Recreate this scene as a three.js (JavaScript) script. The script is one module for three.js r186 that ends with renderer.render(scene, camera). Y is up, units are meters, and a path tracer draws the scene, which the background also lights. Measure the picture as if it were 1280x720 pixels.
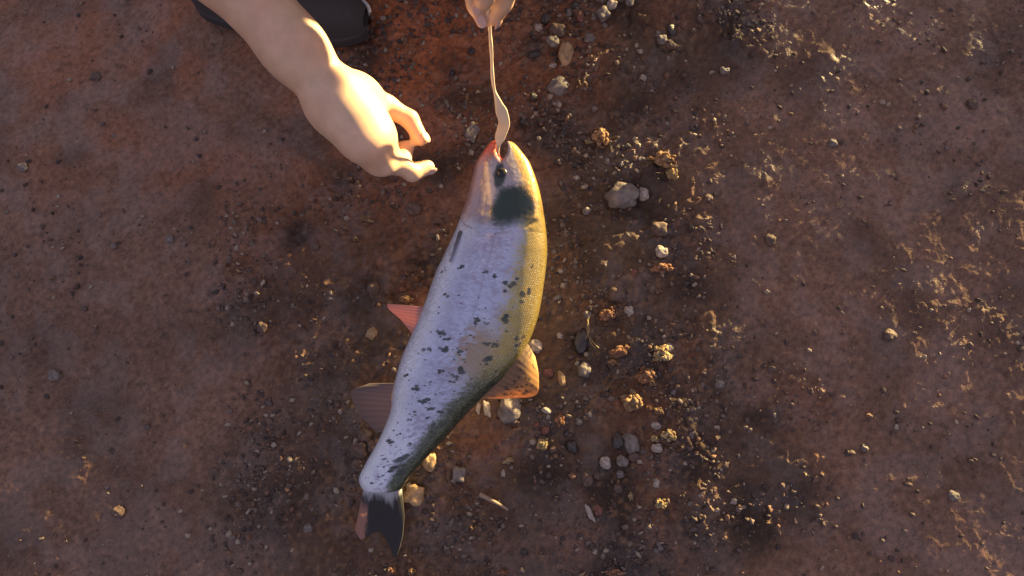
import * as THREE from 'three';
import { ImprovedNoise } from 'three/addons/math/ImprovedNoise.js';
import { MarchingCubes } from 'three/addons/objects/MarchingCubes.js';
import { mergeGeometries } from 'three/addons/utils/BufferGeometryUtils.js';

// ---------------------------------------------------------------- camera, sky, sun, exposure
const scene = new THREE.Scene();
const CAM = new THREE.Vector3(0, 0.986, 0.283);
const camera = new THREE.PerspectiveCamera(45, 16 / 9, 0.02, 600);
camera.position.copy(CAM);
camera.lookAt(0, 0, 0);

const SUN = new THREE.Vector3(0.72, 0.1, -0.69).normalize();      // low evening sun
const sun = new THREE.DirectionalLight(new THREE.Color().setRGB(1.0, 0.74, 0.33), 5);
sun.position.copy(SUN).multiplyScalar(6);
sun.castShadow = true;
sun.shadow.mapSize.set(4096, 4096);
Object.assign(sun.shadow.camera, { left: -2, right: 2, top: 2, bottom: -2, near: 0.5, far: 14 });
sun.shadow.bias = -0.0005;
sun.shadow.radius = 1.6;
scene.add(sun, sun.target);

{ // clear evening sky: lavender blue overhead, warm towards the sun's horizon
  const W = 512, H = 256, d = new Float32Array(W * H * 4), v = new THREE.Vector3();
  for (let j = 0; j < H; j++) for (let i = 0; i < W; i++) {
    const el = ((j + 0.5) / H - 0.5) * Math.PI, az = ((i + 0.5) / W - 0.5) * 2 * Math.PI;
    v.set(Math.cos(el) * Math.cos(az), Math.sin(el), Math.cos(el) * Math.sin(az));
    const up = Math.max(0, v.y), k = Math.pow(1 - up, 3), s = Math.max(0, v.dot(SUN));
    const glow = Math.pow(s, 5) * 0.5 + Math.pow(s, 40) * 1.2;
    let r = 0.070 * (1 - k) + 0.093 * k + glow * 0.22, g = 0.070 * (1 - k) + 0.079 * k + glow * 0.14, b = 0.103 * (1 - k) + 0.08 * k + glow * 0.055;
    if (v.y < 0) { r = 0.025; g = 0.019; b = 0.015; }
    d.set([r, g, b, 1], (j * W + i) * 4);
  }
  const t = new THREE.DataTexture(d, W, H, THREE.RGBAFormat, THREE.FloatType);
  t.mapping = THREE.EquirectangularReflectionMapping;
  t.magFilter = THREE.LinearFilter; t.minFilter = THREE.LinearFilter; t.needsUpdate = true;
  scene.background = t; scene.environment = t;
}
const renderer = new THREE.WebGLRenderer({ antialias: true });
renderer.toneMapping = THREE.LinearToneMapping;
renderer.toneMappingExposure = 6.2;
renderer.shadowMap.enabled = true;
renderer.shadowMap.type = THREE.PCFSoftShadowMap;

// ---------------------------------------------------------------- helpers
let seed = 20240611;
const rnd = () => { seed = (seed + 0x6D2B79F5) | 0; let t = Math.imul(seed ^ (seed >>> 15), 1 | seed); t = (t + Math.imul(t ^ (t >>> 7), 61 | t)) ^ t; return ((t ^ (t >>> 14)) >>> 0) / 4294967296; };
const rr = (a, b) => a + (b - a) * rnd();
const noise = new ImprovedNoise();
const N = (x, y, z) => noise.noise(x + 31.7, y + 11.3, z + 57.1);
const fbm = (x, y, z, o) => { let s = 0, a = 1; for (let i = 0; i < o; i++) { s += a * N(x, y, z); x *= 2.03; y *= 2.03; z *= 2.03; a *= 0.5; } return s; };
const clamp = (x, a = 0, b = 1) => Math.min(b, Math.max(a, x));
const smooth = (a, b, x) => { const t = clamp((x - a) / (b - a)); return t * t * (3 - 2 * t); };
const mix = (a, b, t) => a + (b - a) * t;
const mix3 = (a, b, t) => [mix(a[0], b[0], t), mix(a[1], b[1], t), mix(a[2], b[2], t)];
const V = (x, y, z) => new THREE.Vector3(x, y, z);
const lin = (r, g, b) => new THREE.Color().setRGB(r, g, b);

// a survey of the plot: sight line (u, v) in 1280 x 720 units, met at height h above the mud
const FWD = V(0, -CAM.y, -CAM.z).normalize(), UPV = V(0, CAM.z, -CAM.y).normalize(), FOC = 360 / Math.tan(Math.PI / 8);
function spot(u, v, h = 0) {
  const r = V((u - 640) / FOC, 0, 0).add(FWD).addScaledVector(UPV, (360 - v) / FOC);
  return CAM.clone().addScaledVector(r, (h - CAM.y) / r.y);
}
const metres = (p) => p.clone().sub(CAM).dot(FWD) / FOC;           // metres per unit at a point

// the plot rises gently towards the sun
const rise = (x, z) => { const d = (x * SUN.x + z * SUN.z) / Math.hypot(SUN.x, SUN.z); return 0.092 * 2.2 * Math.tanh(d / 2.2); };
function foot(u, v) { let p = spot(u, v); for (let i = 0; i < 4; i++) p = spot(u, v, rise(p.x, p.z)); return p; }
const taken = {};
function numbered(n) { const k = taken[n] = (taken[n] || 0) + 1; return k === 1 ? n : `${n}_${String(k - 1).padStart(3, '0')}`; }
function add(o, name, label, category, group, parent = scene) {
  o.name = parent === scene ? numbered(name) : name;
  if (label) o.userData.label = label;
  if (category) o.userData.category = category;
  if (group) o.userData.group = group;
  o.traverse(m => { if (m.isMesh) { m.castShadow = true; m.receiveShadow = true; } });
  parent.add(o);
  return o;
}
function tex(w, h, fn, srgb) {
  const d = new Uint8Array(w * h * 4);
  for (let j = 0; j < h; j++) for (let i = 0; i < w; i++) {
    const c = fn(i, j, w, h), k = (j * w + i) * 4;
    d[k] = clamp(c[0]) * 255; d[k + 1] = clamp(c[1]) * 255; d[k + 2] = clamp(c[2]) * 255; d[k + 3] = 255;
  }
  const t = new THREE.DataTexture(d, w, h);
  t.wrapS = t.wrapT = THREE.RepeatWrapping; t.magFilter = THREE.LinearFilter; t.minFilter = THREE.LinearMipmapLinearFilter; t.generateMipmaps = true;
  if (srgb) t.colorSpace = THREE.SRGBColorSpace;
  t.needsUpdate = true;
  return t;
}
// periodic value noise for tiling textures
const lattice = new Float32Array(65536); for (let i = 0; i < 65536; i++) lattice[i] = rnd();
function pv(x, y, p, s) {
  const xi = Math.floor(x), yi = Math.floor(y), fx = x - xi, fy = y - yi, sx = fx * fx * (3 - 2 * fx), sy = fy * fy * (3 - 2 * fy);
  const L = (a, b) => lattice[(((a % p + p) % p) * 251 + ((b % p + p) % p) * 7919 + s * 4327) & 65535];
  return mix(mix(L(xi, yi), L(xi + 1, yi), sx), mix(L(xi, yi + 1), L(xi + 1, yi + 1), sx), sy);
}
const pfbm = (u, v, p, s, o) => { let r = 0, a = 0.5, t = 0; for (let i = 0; i < o; i++) { r += a * pv(u * p, v * p, p, s + i); t += a; a *= 0.55; p *= 2; } return r / t; };

// ---------------------------------------------------------------- ground
const pits = [[755, 467, 26, 0.016], [727, 428, 22, 0.012], [462, 340, 24, 0.014], [492, 372, 14, 0.010], [716, 560, 16, 0.010], [685, 30, 18, 0.008], [760, 566, 16, 0.007], [800, 245, 20, 0.006], [652, 155, 12, 0.008], [440, 350, 18, 0.01], [560, 100, 34, 0.008], [488, 215, 30, 0.008], [650, 320, 30, 0.006]]
  .map(([u, v, r, d]) => { const p = foot(u, v); return [p.x, p.z, r * metres(p), d]; });
const flank = (x, z) => smooth(0.27, 0.46, Math.abs(x) + 0.16 * fbm(x * 4, 3.3, z * 4, 3));     // finer, drier silt away from the trampled strip
function height(x, z) {
  if (Math.abs(x) > 3 || Math.abs(z) > 3) return rise(x, z) + 0.02 * fbm(x * 0.5, 0, z * 0.5, 2);
  const fl = flank(x, z), q = 1 - 0.68 * fl;
  let h = rise(x, z) + 0.004 * N(x * 3.2, 0.5, z * 3.2) + fl * 0.0012 * fbm(x * 30, 6, z * 30, 3) + q * 0.0055 * fbm(x * 11, 4, z * 11, 2);
  const wx = x + 0.012 * N(x * 22, 9, z * 22), wz = z + 0.012 * N(x * 22, 19, z * 22);
  const cr = Math.abs(N(wx * 34, 7, wz * 34));
  h += q * (0.0062 * (0.5 - cr) + 0.0034 * fbm(wx * 85, 2, wz * 85, 3));
  const lump = smooth(0.12, 0.5, N(x * 16, 23, z * 16));
  h += q * lump * 0.006 * (0.6 + N(wx * 130, 3, wz * 130));
  for (const [px, pz, r, d] of pits) { const k = ((x - px) ** 2 + (z - pz) ** 2) / (r * r); if (k < 4) h -= d * Math.exp(-k * 1.6) * (1 + 0.5 * N(x * 60, 1, z * 60)); }
  return h;
}
function soil(x, z) {
  const big = N(x * 2.6, 40, z * 2.6), mid = fbm(x * 9, 41, z * 9, 3), fine = N(x * 120, 42, z * 120), grit = N(x * 330, 43, z * 330);
  let c = [0.080, 0.052, 0.041];
  // reddish soil, its far left patch painted for an orange glow; greyer silt elsewhere
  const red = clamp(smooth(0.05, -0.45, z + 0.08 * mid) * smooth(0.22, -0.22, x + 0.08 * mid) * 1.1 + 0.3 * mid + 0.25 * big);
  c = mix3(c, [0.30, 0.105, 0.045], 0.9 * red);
  c = mix3(c, [0.075, 0.058, 0.047], clamp(0.5 * smooth(-0.1, 0.6, N(x * 6, 44, z * 6)) * (1 - red)));
  c = mix3(c, [0.030, 0.020, 0.016], 0.9 * smooth(0.0, 0.5, N(x * 13, 45, z * 13) + 0.35 * fine));
  c = mix3(c, [0.15, 0.09, 0.06], 0.5 * smooth(0.25, 0.6, fine + 0.5 * mid));
  const fl = flank(x, z);
  c = mix3(c, [0.160, 0.100, 0.084], 0.85 * fl * (0.8 + 0.5 * mid));
  const m = 1 + 0.5 * grit + 0.4 * fine;
  return [c[0] * m * 1.16, c[1] * m * 1.0, c[2] * m * 0.73];
}
const axis = (lo, hi, step) => {
  const a = []; for (let x = lo; x <= hi + 1e-9; x += step) a.push(x);
  let s = step; let l = lo, r = hi; const L = [], R = [];
  while (r < 250) { s *= 1.35; r += s; R.push(r); }
  s = step; while (l > -250) { s *= 1.35; l -= s; L.unshift(l); }
  return [...L, ...a, ...R];
};
{
  const xs = axis(-0.98, 0.98, 0.0022), zs = axis(-0.56, 0.44, 0.0022), nx = xs.length, nz = zs.length;
  const pos = new Float32Array(nx * nz * 3), col = new Float32Array(nx * nz * 3), uv = new Float32Array(nx * nz * 2), idx = new Uint32Array((nx - 1) * (nz - 1) * 6);
  let k = 0;
  for (let j = 0; j < nz; j++) for (let i = 0; i < nx; i++, k++) {
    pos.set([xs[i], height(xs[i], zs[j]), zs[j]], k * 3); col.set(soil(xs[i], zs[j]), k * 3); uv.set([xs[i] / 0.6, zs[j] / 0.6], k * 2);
  }
  k = 0;
  for (let j = 0; j < nz - 1; j++) for (let i = 0; i < nx - 1; i++) { const a = j * nx + i; idx.set([a, a + nx, a + 1, a + 1, a + nx, a + nx + 1], k); k += 6; }
  const g = new THREE.BufferGeometry();
  g.setAttribute('position', new THREE.BufferAttribute(pos, 3)); g.setAttribute('color', new THREE.BufferAttribute(col, 3)); g.setAttribute('uv', new THREE.BufferAttribute(uv, 2));
  g.setIndex(new THREE.BufferAttribute(idx, 1)); g.computeVertexNormals();
  const bump = tex(1024, 1024, (i, j, w, h) => { const u = i / w, v = j / h, n = pfbm(u, v, 64, 1, 4), g2 = Math.pow(pv(u * 220, v * 220, 220, 9), 6); const q = clamp(n * 0.9 + g2 * 0.6); return [q, q, q]; });
  const rough = tex(512, 512, (i, j, w, h) => { const n = 0.5 + 0.45 * smooth(0.3, 0.6, pfbm(i / w, j / h, 16, 20, 4)); return [n, n, n]; });
  const m = new THREE.MeshStandardMaterial({ vertexColors: true, roughness: 1, roughnessMap: rough, bumpMap: bump, bumpScale: 0.0014 });
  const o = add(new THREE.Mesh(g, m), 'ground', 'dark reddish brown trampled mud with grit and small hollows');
  o.userData.kind = 'structure';
}

// ---------------------------------------------------------------- stones and clods
function lumpGeo(detail, seedN, rough, fine, flat) {
  const g = new THREE.IcosahedronGeometry(1, detail), p = g.attributes.position, c = new Float32Array(p.count * 3);
  for (let i = 0; i < p.count; i++) {
    const x = p.getX(i), y = p.getY(i), z = p.getZ(i), s = seedN * 7.3;
    let k = 1 + rough * N(x * 1.3 + s, y * 1.3, z * 1.3) + rough * 0.45 * N(x * 3 + s, y * 3, z * 3) + fine * N(x * 6.5, y * 6.5 + s, z * 6.5) + fine * 0.8 * N(x * 13, y * 13 + s, z * 13);
    if (flat) { const f = Math.max(Math.abs(x * 0.9 + z * 0.3), Math.abs(y), Math.abs(z * 0.95 - x * 0.3)); k *= mix(1, 0.82 / Math.max(f, 0.5), flat); }
    p.setXYZ(i, x * k, y * k, z * k);
    const m = 0.84 + 0.5 * N(x * 2.2, y * 2.2 + s, z * 2.2) + 0.35 * N(x * 9 + s, y * 9, z * 9);
    c.set([m, m * (0.97 + 0.1 * N(x * 4, y * 4, z * 4 + s)), m * 0.96], i * 3);
  }
  g.setAttribute('color', new THREE.BufferAttribute(c, 3));
  const uv = g.attributes.uv; for (let i = 0; i < uv.count; i++) uv.setXY(i, p.getX(i) * 0.4 + p.getY(i) * 0.25, p.getZ(i) * 0.4 - p.getY(i) * 0.25);
  g.deleteAttribute('normal');
  // weld for smooth normals
  const q = new Map(), acc = []; const key = i => `${Math.round(p.getX(i) * 1e4)},${Math.round(p.getY(i) * 1e4)},${Math.round(p.getZ(i) * 1e4)}`;
  const A = V(), B = V(), C = V(); const ids = []; for (let i = 0; i < p.count; i++) { const kk = key(i); if (!q.has(kk)) { q.set(kk, acc.length); acc.push(V()); } ids.push(q.get(kk)); }
  for (let i = 0; i < p.count; i += 3) { A.fromBufferAttribute(p, i); B.fromBufferAttribute(p, i + 1); C.fromBufferAttribute(p, i + 2); const n = B.clone().sub(A).cross(C.clone().sub(A)); for (let t = 0; t < 3; t++) acc[ids[i + t]].add(n); }
  const nn = new Float32Array(p.count * 3); for (let i = 0; i < p.count; i++) { const n = acc[ids[i]].clone().normalize(); nn.set([n.x, n.y, n.z], i * 3); }
  g.setAttribute('normal', new THREE.BufferAttribute(nn, 3));
  return g;
}
const pebbleGeos = [0, 1, 2, 3, 4, 5].map(i => lumpGeo(4, i + 1, 0.34, 0.025, i % 2 ? 0.3 : 0));
const blockGeos = [0, 1, 2].map(i => lumpGeo(4, i + 11, 0.3, 0.05, 0.85));
const crumb = lumpGeo(2, 5, 0.6, 0.25, 0.3);
const clodGeos = [0, 1, 2, 3, 4].map(v => {
  const list = [], o = new THREE.Object3D();
  for (let i = 0; i < 64; i++) {
    const a = rr(0, 6.283), r = Math.pow(rnd(), 0.62) * (0.75 + 0.45 * N(Math.cos(a) * 1.3, Math.sin(a) * 1.3, v * 3.7)), s = i < 9 ? rr(0.25, 0.46) : rr(0.07, 0.22);
    o.position.set(Math.cos(a) * r * 0.95, 0.75 * (1 - r) * rnd() + (i < 7 ? 0.05 : 0.1), Math.sin(a) * r * 0.95); o.rotation.set(rr(0, 6), rr(0, 6), rr(0, 6)); o.scale.set(s, s * rr(0.55, 1), s * rr(0.7, 1.2)); o.updateMatrix();
    const g = crumb.clone().applyMatrix4(o.matrix), c = g.attributes.color, m = rr(0.6, 1.3), w = rr(0.85, 1.05); for (let k = 0; k < c.count; k++) c.setXYZ(k, c.getX(k) * m, c.getY(k) * m * w, c.getZ(k) * m * w * w);
    list.push(g);
  }
  return mergeGeometries(list);
});
const grain = tex(512, 512, (i, j, w, h) => { const n = pfbm(i / w, j / h, 24, 31, 4); return [n, n, n]; });
const stoneMat = (r, g, b, ro) => new THREE.MeshStandardMaterial({ color: lin(r, g, b), vertexColors: true, roughness: ro, bumpMap: grain, bumpScale: 0.0008 });
const SM = {
  grey: stoneMat(0.20, 0.165, 0.14, 0.6), brown: stoneMat(0.135, 0.085, 0.062, 0.75), pale: stoneMat(0.42, 0.35, 0.28, 0.55), dark: stoneMat(0.06, 0.048, 0.042, 0.35),
  ochre: stoneMat(0.40, 0.26, 0.13, 0.7), red: stoneMat(0.22, 0.09, 0.06, 0.8),
  sand: stoneMat(0.36, 0.235, 0.125, 0.95), rust: stoneMat(0.33, 0.18, 0.10, 0.95), straw: stoneMat(0.48, 0.38, 0.20, 0.95),
};
const generic = {
  grey: ['small grey pebble pressed into the dark mud', 'grey pebbles in the mud'], brown: ['mud coated brown stone half sunk in the ground', 'brown stones in the mud'],
  pale: ['small pale cream pebble lying on the mud', 'pale pebbles on the mud'], dark: ['small dark wet stone sunk in the mud', 'dark wet stones'],
  ochre: ['small ochre yellow stone chip lying on the mud', 'ochre stone chips'], red: ['small brick red stone chip on the mud', 'red stone chips'],
  sand: ['small crumbly tan lump of dry soil', 'tan soil lumps'], rust: ['small crumbly rust orange lump of dry soil', 'rust orange soil lumps'], straw: ['small pale straw yellow crumbly lump', 'straw yellow lumps'],
};
// u, v, width, depth (in survey units), turn in degrees, kind, label
const stones = [
  [751, 2, 12, 9, 10, 'grey'], [764, 9, 15, 13, 0, 'pale', 'round pale grey pebble, largest of the pebble cluster at the mud edge'], [786, 7, 11, 10, 30, 'grey'], [753, 22, 16, 15, 40, 'grey', 'angular grey stone beside the round pale pebble of the cluster', 1],
  [725, 23, 9, 13, 5, 'red'], [711, 17, 8, 12, 0, 'grey'], [719, 8, 11, 10, 0, 'dark'], [699, 2, 9, 7, 0, 'brown'], [673, 35, 11, 10, 0, 'pale'], [682, 24, 13, 14, 20, 'dark'], [739, 9, 8, 8, 0, 'brown'], [742, 24, 8, 9, 0, 'grey'], [775, 2, 9, 8, 0, 'brown'], [730, 4, 8, 9, 0, 'brown'],
  [697, 40, 22, 17, 15, 'brown'], [691, 55, 15, 16, -30, 'grey', 'smooth grey pebble touching the upright ochre stone'], [707, 67, 19, 31, 8, 'ochre', 'upright egg shaped ochre stone beside a smooth grey pebble'],
  [736, 50, 13, 13, 0, 'grey', 'round grey pebble in a small dark socket of mud'], [668, 69, 18, 9, -20, 'dark', 'flat dark oblong stone lying near the ochre stone'], [698, 110, 26, 26, 30, 'grey', 'rounded triangular flat grey brown stone set in the mud', 0, 0.3],
  [826, 55, 13, 12, 0, 'grey'], [836, 62, 14, 10, 30, 'brown'], [838, 40, 12, 14, 0, 'dark'], [822, 46, 8, 8, 0, 'grey'],
  [751, 176, 20, 28, 10, 'sand', 'crumbly golden tan lump of soil standing alone on the mud'], [735, 179, 10, 8, 0, 'straw'], [747, 163, 8, 10, 0, 'sand'],
  [829, 207, 34, 26, 35, 'sand', 'broad golden sandy lump, widest of the soil lumps'], [838, 222, 20, 16, 60, 'straw'], [812, 201, 9, 7, 0, 'sand'],
  [777, 248, 42, 29, -12, 'grey', 'large lumpy grey stone with a small pale pebble at its side'], [804, 243, 14, 17, -20, 'pale', 'pale pebble leaning against the large lumpy grey stone'],
  [824, 287, 22, 18, 0, 'brown'], [826, 317, 16, 15, 0, 'pale', 'round cream pebble above a crumbly rust orange lump'], [828, 337, 26, 15, -8, 'rust', 'rust orange crumbly lump lying next to the round cream pebble'],
  [792, 342, 9, 10, 0, 'red'], [770, 368, 22, 21, 0, 'brown'], [760, 395, 29, 19, -15, 'rust', 'long rust orange crumbly lump next to a tiny pale pebble'], [786, 388, 12, 11, 0, 'pale', 'tiny pale pebble next to the long rust orange lump'],
  [812, 397, 6, 5, 0, 'pale'], [727, 424, 19, 29, 12, 'dark', 'elongated dark wet stone in a hollow with grass blades on it'], [669, 433, 19, 15, 15, 'pale', 'smooth pale oblong pebble against the front of the dorsal fin'],
  [730, 463, 17, 17, 0, 'grey', 'shiny round grey pebble beside a dark hollow'], [774, 441, 30, 16, -22, 'rust'], [768, 452, 14, 10, 0, 'sand'], [824, 444, 21, 24, 20, 'straw', 'pale straw yellow knobbly lump beside the crumbly orange lumps'],
  [805, 470, 30, 20, -25, 'rust'], [816, 480, 14, 9, 0, 'sand'], [836, 435, 11, 12, 0, 'grey'], [702, 474, 9, 19, -15, 'ochre', 'narrow ochre shard pointing at the shiny round pebble'], [685, 466, 13, 10, 0, 'red'],
  [789, 504, 30, 27, 0, 'sand', 'shaggy straw flecked tan lump'], [808, 474, 22, 10, 20, 'sand'], [683, 514, 13, 7, 25, 'pale'], [700, 526, 12, 19, 5, 'rust'], [682, 538, 12, 9, -30, 'red'], [678, 556, 16, 18, 35, 'straw'], [724, 527, 9, 9, 0, 'grey'], [671, 532, 8, 7, 0, 'red'], [691, 562, 10, 8, 0, 'brown'],
  [772, 552, 16, 19, 0, 'dark'], [789, 554, 20, 25, -25, 'grey', 'smooth tilted oval grey stone in the group of round pebbles'], [757, 578, 14, 15, 0, 'pale', 'round cream pebble at the edge of the round pebble group'], [778, 577, 16, 13, 10, 'grey'], [793, 571, 17, 12, 0, 'brown'], [775, 593, 11, 9, 0, 'grey'], [804, 564, 10, 10, 0, 'brown'],
  [818, 549, 14, 11, 10, 'straw'], [820, 560, 14, 11, -10, 'pale'], [835, 545, 18, 18, 0, 'straw', 'bulky straw yellow lump beside a pair of pale pebbles'], [819, 532, 14, 8, 10, 'pale'], [822, 515, 16, 10, 20, 'sand'], [810, 511, 10, 9, 0, 'rust'],
  [820, 604, 9, 11, 0, 'pale'], [789, 620, 6, 14, 5, 'straw'], [748, 638, 11, 12, 0, 'red'], [737, 641, 7, 24, -28, 'pale', 'slim whitish stone sliver beside a small red chip', 1], [825, 630, 18, 16, 10, 'straw'], [825, 684, 8, 9, 0, 'grey'], [820, 688, 7, 7, 0, 'grey'], [715, 558, 15, 15, 0, 'dark'], [734, 600, 14, 16, 0, 'brown'], [772, 610, 12, 10, 0, 'brown'],
  [637, 512, 30, 34, 5, 'grey', 'large smooth grey stone touching the tip of the dorsal fin'], [609, 512, 9, 21, -15, 'pale', 'pale upright shard beside the large smooth grey stone', 1], [598, 511, 6, 15, 0, 'pale', 'thin pale splinter beside the pale upright shard', 1],
  [538, 577, 17, 22, 12, 'ochre', 'tan stone tucked under the back edge of the tail stem'], [574, 593, 17, 19, -10, 'grey', 'lone grey pebble on bare mud below the tan stone', 1], [519, 619, 27, 25, -10, 'ochre', 'blocky ochre stone beside the root of the tail fin', 1], [636, 576, 13, 9, -20, 'straw'], [629, 592, 6, 8, 0, 'pale'],
  [457, 545, 20, 16, 0, 'brown'], [449, 562, 22, 20, 0, 'brown'], [466, 558, 14, 14, 0, 'brown'], [447, 580, 16, 16, 0, 'brown'],
  [457, 274, 17, 10, 20, 'sand'], [465, 418, 14, 14, 20, 'ochre', 'small ochre yellow pebble below the tip of the pelvic fin'], [489, 379, 10, 8, 0, 'sand', 'tan soil crumb at the very tip of the pelvic fin'], [509, 376, 22, 11, 10, 'sand', 'tan soil ridge lying behind the pelvic fin'], [518, 262, 20, 16, 0, 'brown'], [467, 360, 16, 15, 0, 'brown'], [446, 300, 9, 8, 0, 'sand'], [505, 362, 12, 8, 0, 'rust'], [520, 350, 11, 8, 30, 'rust'],
  [591, 168, 17, 23, 10, 'grey', 'flat angular grey brown stone beside the lower jaw of the fish', 1, 0.3], [590, 66, 9, 9, 0, 'dark'], [531, 17, 12, 8, 0, 'brown'], [520, 6, 9, 8, 0, 'brown'], [575, 42, 8, 7, 0, 'brown'], [565, 90, 9, 7, 0, 'dark'], [655, 152, 12, 10, 0, 'dark'], [667, 125, 9, 9, 0, 'dark'],
  [492, 713, 15, 10, 0, 'rust'], [516, 714, 13, 10, 0, 'sand'], [629, 716, 14, 8, 0, 'rust'], [766, 716, 24, 9, 0, 'rust'], [700, 700, 10, 8, 0, 'brown'], [560, 690, 9, 8, 0, 'brown'], [646, 640, 8, 7, 0, 'brown'], [655, 690, 9, 8, 0, 'dark'],
  // the mud goes on to both sides with a sparse scatter of the same stones
  [120, 96, 16, 12, 10, 'brown'], [214, 300, 12, 10, 0, 'grey'], [330, 410, 14, 12, 30, 'brown'], [70, 470, 16, 13, 0, 'grey'], [268, 590, 13, 11, 0, 'brown'], [386, 660, 12, 10, 0, 'grey'], [148, 640, 18, 13, 20, 'brown'], [396, 310, 11, 9, 0, 'brown'], [30, 210, 13, 11, 0, 'grey'],
  [905, 90, 13, 10, 0, 'grey'], [962, 300, 16, 13, 20, 'brown'], [1040, 180, 12, 10, 0, 'grey'], [1110, 420, 18, 14, 0, 'brown'], [900, 480, 13, 11, 0, 'grey'], [980, 610, 15, 12, 30, 'brown'], [1190, 620, 14, 12, 0, 'grey'], [1215, 130, 15, 12, 0, 'brown'], [1080, 560, 10, 9, 0, 'grey'], [884, 250, 12, 10, 0, 'brown'],
];
for (let i = 0; i < 46; i++) { // more half buried pebbles, thickest along the sunward strip
  const u = i < 34 ? rr(690, 842) : rr(440, 560), v = rr(10, 715); if (u < 560 && v < 240) continue;
  stones.push([u, v, rr(5, 11), rr(5, 10), rr(0, 180), ['brown', 'grey', 'dark', 'brown', 'pale', 'grey'][i % 6]]);
}
const words = { sand: 'soil_clod', rust: 'soil_clod', straw: 'soil_clod' };
stones.forEach(([u, v, w, d, turn, kind, label, block, flat = 0.62], i) => {
  const p = foot(u, v), s = metres(p), clod = words[kind];
  const g = clod ? clodGeos[i % 5] : block ? blockGeos[i % 3] : pebbleGeos[i % 6];
  const m = new THREE.Mesh(g, SM[kind]);
  const hx = w * s * 0.5, hz = d * s * 0.5 * 1.08, hy = Math.min(hx, hz) * (clod ? 1.35 : flat + 0.16);
  m.scale.set(hx, hy, hz);
  m.rotation.y = -turn * Math.PI / 180;
  m.position.set(p.x, height(p.x, p.z) + hy * (clod ? 0.3 : kind === 'brown' ? 0.12 : 0.34), p.z);
  add(m, clod || (label && !block ? 'stone' : 'pebble'), label || generic[kind][0], clod ? 'soil lump' : 'stone', label ? undefined : generic[kind][1]);
});

// grit: far too many to count
{
  const g = lumpGeo(1, 3, 0.5, 0.1, 0.3), n = 14000;
  const m = new THREE.InstancedMesh(g, new THREE.MeshStandardMaterial({ color: 0xffffff, roughness: 0.8 }), n);
  g.deleteAttribute('color');
  const o = new THREE.Object3D(), tones = [[0.10, 0.065, 0.05], [0.07, 0.045, 0.035], [0.15, 0.11, 0.085], [0.16, 0.085, 0.05], [0.28, 0.22, 0.16], [0.05, 0.035, 0.03]];
  let k = 0;
  while (k < n) {
    const x = rr(-0.98, 0.98), z = rr(-0.55, 0.43);
    const keep = 0.35 + 0.9 * N(x * 9, 60, z * 9) + 0.3 * N(x * 30, 61, z * 30);
    if (rnd() > keep * (1 - 0.86 * flank(x, z))) continue;
    const s = 0.0009 + 0.0034 * Math.pow(rnd(), 4);
    o.position.set(x, height(x, z) + s * 0.2, z); o.rotation.set(rr(0, 6), rr(0, 6), rr(0, 6)); o.scale.set(s * rr(0.8, 1.4), s * rr(0.5, 0.9), s * rr(0.8, 1.4)); o.updateMatrix();
    m.setMatrixAt(k, o.matrix); const t = tones[Math.floor(Math.pow(rnd(), 1.4) * 6)]; m.setColorAt(k, lin(t[0], t[1], t[2])); k++;
  }
  add(m, 'grit', 'loose fine grit scattered over the mud', 'grit').userData.kind = 'stuff';
}
// twigs and grass blades
function tubeGeo(pts, rad, seg = 24, sides = 8) {
  const c = new THREE.CatmullRomCurve3(pts), g = new THREE.TubeGeometry(c, seg, 1, sides, false), p = g.attributes.position;
  for (let i = 0; i <= seg; i++) { const o = c.getPointAt(i / seg), r = typeof rad === 'function' ? rad(i / seg) : rad; for (let j = 0; j <= sides; j++) { const k = i * (sides + 1) + j; p.setXYZ(k, o.x + (p.getX(k) - o.x) * r, o.y + (p.getY(k) - o.y) * r, o.z + (p.getZ(k) - o.z) * r); } }
  g.computeVertexNormals(); return g;
}
const onMud = (u, v, e) => { const p = foot(u, v); p.y = height(p.x, p.z) + e; return p; };
const twigMat = new THREE.MeshStandardMaterial({ color: lin(0.30, 0.21, 0.14), roughness: 0.85, bumpMap: grain, bumpScale: 0.0005 });
const grassMat = new THREE.MeshStandardMaterial({ color: lin(0.30, 0.22, 0.11), roughness: 0.8 });
add(new THREE.Mesh(tubeGeo([onMud(600, 618, 0.005), onMud(612, 624, 0.009), onMud(622, 629, 0.007), onMud(635, 637, 0.004)], t => 0.0032 * (1 - 0.5 * t)), twigMat), 'twig', 'short pale twig lying on bare mud', 'twig');
[[[735, 398], [733, 414], [738, 430], [744, 436]], [[733, 402], [735, 416], [731, 426]], [[748, 436], [740, 428], [736, 420]]].forEach((b, i) =>
  add(new THREE.Mesh(tubeGeo(b.map(([u, v], q) => onMud(u, v, 0.008 + 0.006 * Math.sin(q))), t => 0.0009 * (1 - 0.6 * t), 16, 6), grassMat), 'grass_blade', 'thin dry grass blade beside the elongated dark wet stone', 'grass blade', 'dry grass blades'));

// ---------------------------------------------------------------- fish
const fishBase = spot(480, 615, 0);
const fish = new THREE.Group(); fish.position.set(fishBase.x, 0, fishBase.z);
const local = v => v.clone().sub(fish.position);
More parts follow.
